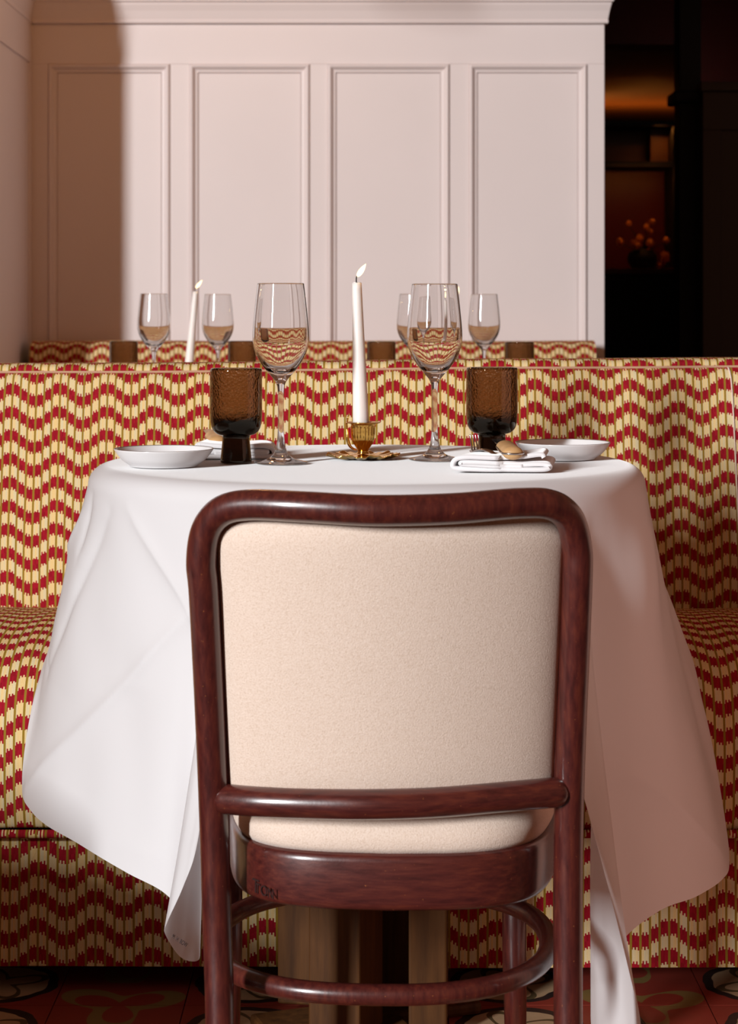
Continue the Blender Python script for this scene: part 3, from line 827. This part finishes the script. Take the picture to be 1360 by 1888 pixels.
def candle(loc, label, lean, flame_lean, h=.217, group='lit taper candles', rb=.0119, rt=.0066):
    c = thing('candle', label, 'candle', loc, group)
    L = Vector((lean[0], lean[1], h)); n = 26
    path = []; rad = []
    for i in range(n+1):
        s = i/n; path.append(L*s); rad.append(rb+(rt-rb)*s)
    path.append(L*1.0+Vector((0, 0, .0008))); rad.append(rt*.88)
    path.append(L*1.0-Vector((0, 0, .0006))); rad.append(rt*.55)
    tube('taper', path, rad, 'wax', c, 28)
    wk = [L+Vector((-.0005, 0, -.001)), L+Vector((-.0008, 0, .004)), L+Vector((-.0004, 0, .0085)), L+Vector((.0018, 0, .0125))]
    tube('wick', catmull(wk, 4), .00085, 'wick', c, 8)
    base = L+Vector((.0002, 0, .0085)); tip = base+Vector(flame_lean)
    fl = []; fr_ = []
    for i in range(17):
        s = i/16
        p = base.lerp(tip, s); p += Vector((-.0012*math.sin(PI*s)*-1, 0, .0015*math.sin(PI*s)))
        fl.append(p); fr_.append(max(.0002, .0037*(math.sin(PI*s**.62)**.85)))
    tube('flame', fl, fr_, 'flame', c, 14)
    l = bpy.data.lights.new('candle_light', 'POINT'); l.energy = .10; l.color = (1, .55, .22); l.shadow_soft_size = .006
    ob = bpy.data.objects.new('candle_light', l); COL.objects.link(ob); ob.parent = c; ob.location = tip+Vector((0, 0, .014))
    return c
cd = 2.838; cxn = (669-CXP)*cd/FPX
candlestick((cxn, cd, ZT), 'brass candlestick with scalloped dish and fluted cup on the near table')
candle((cxn-.0025, cd, ZT+.0312), 'tall pale lit taper candle in the brass holder on the near table', (-.0062, 0, 0), (.0125, 0, .0185))

# napkins (a folded ribbon of cloth swept in depth)
def napkin(loc, rz, label, sc=1.0, flip=1):
    pts = [(57, 18.5), (52, 22), (30, 19.5), (5, 18.2), (-20, 18.8), (-42, 19.5), (-57, 16.5), (-62, 9), (-57, 4.2), (-30, 3.4), (10, 3.4), (50, 3.6), (63, 5), (65.5, 8.0), (56, 10.5), (25, 10), (0, 11.5), (-30, 12.2), (-49, 12), (-51, 10), (-40, 9), (0, 8), (30, 7.6)]
    pr = catmull([(a*flip/1000*sc, b/1000*sc) for a, b in pts], 6)
    n = len(pr); V = []; F = []; ny = 14
    for k in range(ny+1):
        y = -.062+.124*k/ny
        for i, (x, z) in enumerate(pr):
            wob = mnoise.noise(Vector((x*22, y*14, z*60)))
            f = 1-.10*(k/ny)
            V.append((x*f+.0015*wob+(y*.10), y+.004*mnoise.noise(Vector((x*15, k*.2, 4)))+.012*(z/.022)*(1 if x*flip > 0 else -.3), max(.0033, z*(1-.12*k/ny)+.0008*wob)))
    for k in range(ny):
        for i in range(n-1): F.append((k*n+i, k*n+i+1, (k+1)*n+i+1, (k+1)*n+i))
    o = link_mesh('napkin', V, F, 'napkin'); m = o.modifiers.new('solid', 'SOLIDIFY'); m.thickness = .0058; m.offset = 0
    o.location = loc; o.rotation_euler = (0, 0, rz)
    return tag(o, label, 'napkin', 'folded napkins')
nx, ny_ = (930-CXP)*2.655/FPX, 2.655
napkin((nx, ny_, ZT+.0004), math.radians(-4), 'folded white napkin carrying fork and knife in front of the right tumbler')
lx, ly = (436-CXP)*2.885/FPX, 2.885
napkin((lx, ly, ZT+.0004), math.radians(6), 'folded white napkin behind the left tumbler', .92, -1)

def knife(p0, p1, label, droop=.0):
    """wooden handle from near end p0 to p1, blade beyond"""
    p0 = Vector(p0); p1 = Vector(p1); d = (p1-p0).normalized()
    k = thing('table_knife', label, 'knife', p0, 'wooden-handled knives')
    L = (p1-p0).length
    pa, ra = round_ends([d*.011, d*(L*.35), d*(L*.7), d*(L-.010)], .0105)
    ra = [x*(1.0-.18*(i/len(ra))) for i, x in enumerate(ra)]
    kh = tube('handle', pa, ra, 'handle', k, 20, flat=(1.35, .92))
    s = d.cross(Vector((0, 0, 1))).normalized(); u = s.cross(d)
    band = []
    for i in range(9):
        a = -PI/2+PI*i/8
        band.append(d*(.011-.0112*math.cos(a))+s*(.01425*math.sin(a)))
    band = [d*(L-.012)+s*-.0122]+band+[d*(L-.012)+s*.0122]
    tube('tang', band, .0013, 'steel', kh, 8)
    tube('blade', [d*(L-.012), d*(L+.004), d*(L+.03), d*(L+.085), d*(L+.10)], [.004, .0045, .0085, .0085, .001], 'steel', k, 10, flat=(1, .12))
    return k
a0 = at(947, 837, 2.588); a1 = at(930, 822, 2.690)
knife(a0, a1, 'wooden-handled table knife lying on the right napkin')
b0 = at(402, 816, 2.900); b1_ = at(392, 803, 3.00)
knife(b0, b1_, 'wooden-handled table knife lying on the napkin behind the left tumbler')
def fork(label):
    p0 = at(925, 846, 2.605)
    f = thing('table_fork', label, 'fork', p0, None)
    w = lambda px, py, d: at(px, py, d)-p0
    hp = catmull([w(925, 846, 2.605), w(915, 841, 2.625), w(905, 833, 2.645), w(893, 829, 2.66), w(880, 832, 2.68)], 6)
    tube('handle', hp, [.0022+.0035*(i/(len(hp)-1))**2 for i in range(len(hp))], 'steel', f, 12, flat=(1.4, .4))
    fh = tube('fork_head', [w(885, 832, 2.672), w(879, 834, 2.684), w(876, 831, 2.694)], [.006, .0088, .0085], 'steel', f, 12, flat=(1, .25))
    for dx in (-6, -1, 4, 9):
        tp = catmull([w(876+dx, 833, 2.693), w(875+dx, 822, 2.706), w(873.5+dx, 811, 2.712), w(872+dx, 801, 2.714)], 5)
        tube('tine', tp, [.0014-.0008*i/(len(tp)-1) for i in range(len(tp))], 'steel', fh, 8)
    return f
fork('steel fork with upturned tines lying on the right napkin')

# ------------------------------------------------------------------ far tables behind the banquette
DT = 4.95
for cx_px, nm in ((342, 'left'), (828, 'right')):
    tx_ = (cx_px-CXP)*DT/FPX
    tb = thing('dining_table', 'small square table under white cloth behind the banquette, %s one of two' % nm, 'table', (tx_, DT, 0), 'far tables')
    box('tabletop', -.235, .235, -.29, .29, TZ-.03, TZ-.004, 'brown', tb)
    box('post', -.04, .04, -.04, .04, .04, TZ-.03, 'brown', tb); box('foot', -.2, .2, -.2, .2, 0, .04, 'brown', tb)
    V = []; F = []; n = 160
    def sq(i, k):
        th = 2*PI*i/n; c, s_ = math.cos(th), math.sin(th); e = 8
        return Vector((.275*k*math.copysign(abs(c)**(2/e), c), .335*k*math.copysign(abs(s_)**(2/e), s_), 0))
    lay = [(.5, TZ), (.97, TZ), (1.0, TZ-.006)]+[(1.01+.03*k/8+0*k, TZ-.006-.28*k/8) for k in range(1, 9)]
    for li, (k, z) in enumerate(lay):
        for i in range(n):
            p = sq(i, k); g = max(0, li-2)/8
            p *= 1+.03*g*math.sin(2*PI*i/n*13); p.z = z; V.append(p)
    for j in range(len(lay)-1):
        for i in range(n): F.append((j*n+i, (j+1)*n+i, (j+1)*n+(i+1) % n, j*n+(i+1) % n))
    F.append(tuple(range(n)))
    o = link_mesh('tablecloth', V, F, 'linen'); o.location = (tx_, DT, 0)
    m = o.modifiers.new('solid', 'SOLIDIFY'); m.thickness = .001; m.offset = 1
    tag(o, 'white cloth over the %s small table behind the banquette' % nm, 'tablecloth', 'far tablecloths')
ZF = TZ+.0012
for px, d, lab in ((283.5, 4.72, 'wine glass left of the leaning far candle, leftmost of the far glasses'), (401.5, 4.88, 'wine glass right of the leaning far candle'),
                   (761, 4.80, 'far wine glass half hidden behind the right near wine glass'), (892, 4.86, 'rightmost far wine glass above the banquette')):
    wine_glass(((px-CXP)*d/FPX, d, ZF), lab, GF)
for px, d, lab in ((228, 5.02, 'far amber tumbler at the left, in front of the wall shadow'), (446, 5.06, 'far amber tumbler beside the left near wine glass'),
                   (702.5, 4.98, 'far amber tumbler just right of the tall candle'), (957, 4.92, 'rightmost far amber tumbler above the banquette')):
    tumbler(((px-CXP)*d/FPX, d, ZF), lab, GF)
for px, pt, d, fl, lab in ((345.5, 357.5, 4.95, (.016, 0, .020), 'far lit taper candle leaning right, left half of the picture'), (836, 840, 5.0, (.004, 0, .022), 'far lit taper candle seen through the right near wine glass')):
    x = (px-CXP)*d/FPX
    candlestick((x, d, ZF), lab.replace('lit taper candle', 'brass candlestick under the taper').split(' leaning')[0].split(' seen')[0]+(' leaning right' if px < 600 else ' behind the right near wine glass'), 0, 'far candlesticks')
    candle((x, d, ZF+.0312), lab, ((pt-px)*d/FPX*1.25, 0, 0), fl, .222 if px < 600 else .205, 'far lit taper candles')

# ------------------------------------------------------------------ cable on the floor
cb = catmull([(.335, 2.93, .004), (.352, 2.86, .004), (.372, 2.80, .004), (.385, 2.72, .004), (.41, 2.60, .004), (.5, 2.4, .004)], 8)
o = tube('floor_cable', cb, .0026, 'cable', None, 8); tag(o, 'thin dark cable lying on the tiled floor right of the tablecloth', 'cable')

# ------------------------------------------------------------------ drum stool added unseen left of the frame to keep daylight off the banquette skirt
ds = thing('added_shade_stool', 'added low round drum stool, unseen at the left, shading the banquette skirt', 'stool', (-.86, 2.18, 0))
lathe('drum', smooth_prof([(0, 0), (.235, 0), (.24, .01), (.255, .15), (.255, .30), (.24, .41), (0, .41)], 4), 'mahog', ds, 48)
lathe('seat_pad', smooth_prof([(0, .412), (.23, .412), (.245, .42), (.245, .435), (.22, .45), (0, .455)], 4), 'felt', ds, 48)

# ------------------------------------------------------------------ fill pendant added unseen above the frame to warm the shaded wall
pl = thing('added_fill_pendant', 'added warm fill pendant, unseen above the far tables, lifting the wall shade', 'lamp', (-.45, 5.35, 2.30))
lathe('lamp_shade', smooth_prof([(.02, .16), (.06, .15), (.13, .06), (.15, .0), (.148, .0), (.127, .058), (.058, .146), (.02, .156)], 4), 'brass', pl, 40)
tube('cord', [(0, 0, .15), (0, 0, .6)], .004, 'cable', pl, 8)
lathe('bulb', smooth_prof([(0, 0), (.02, .006), (.03, .03), (.025, .055), (.012, .08), (.012, .10), (0, .10)], 3), emis('fill_bulb', (1, .5, .2, 1), 6), pl, 20)
l = bpy.data.lights.new('added_fill_light', 'POINT'); l.energy = 8; l.color = (1, .48, .17); l.shadow_soft_size = .05
ob = bpy.data.objects.new('added_fill_light', l); COL.objects.link(ob); ob.parent = pl; ob.location = (0, 0, -.06)

# ------------------------------------------------------------------ small grey laundry print along the inside of the hem, front left fold
hA, hB = Vector((-.2345, 2.3415, .2535)), Vector((-.2085, 2.3880, .2190))
tx = (hB-hA).normalized(); up_ = (Vector((0, -.25, 1))-tx*tx.dot(Vector((0, -.25, 1)))).normalized(); nm = tx.cross(up_).normalized()
if nm.y > 0: nm = -nm; 
rotm = Matrix((tx, up_, tx.cross(up_))).transposed().to_4x4()
text_obj('hem_print', 'M  H  BOW', .0072, M['ink'], tc, hA+nm*.0035+up_*.003, rotm, .0001)
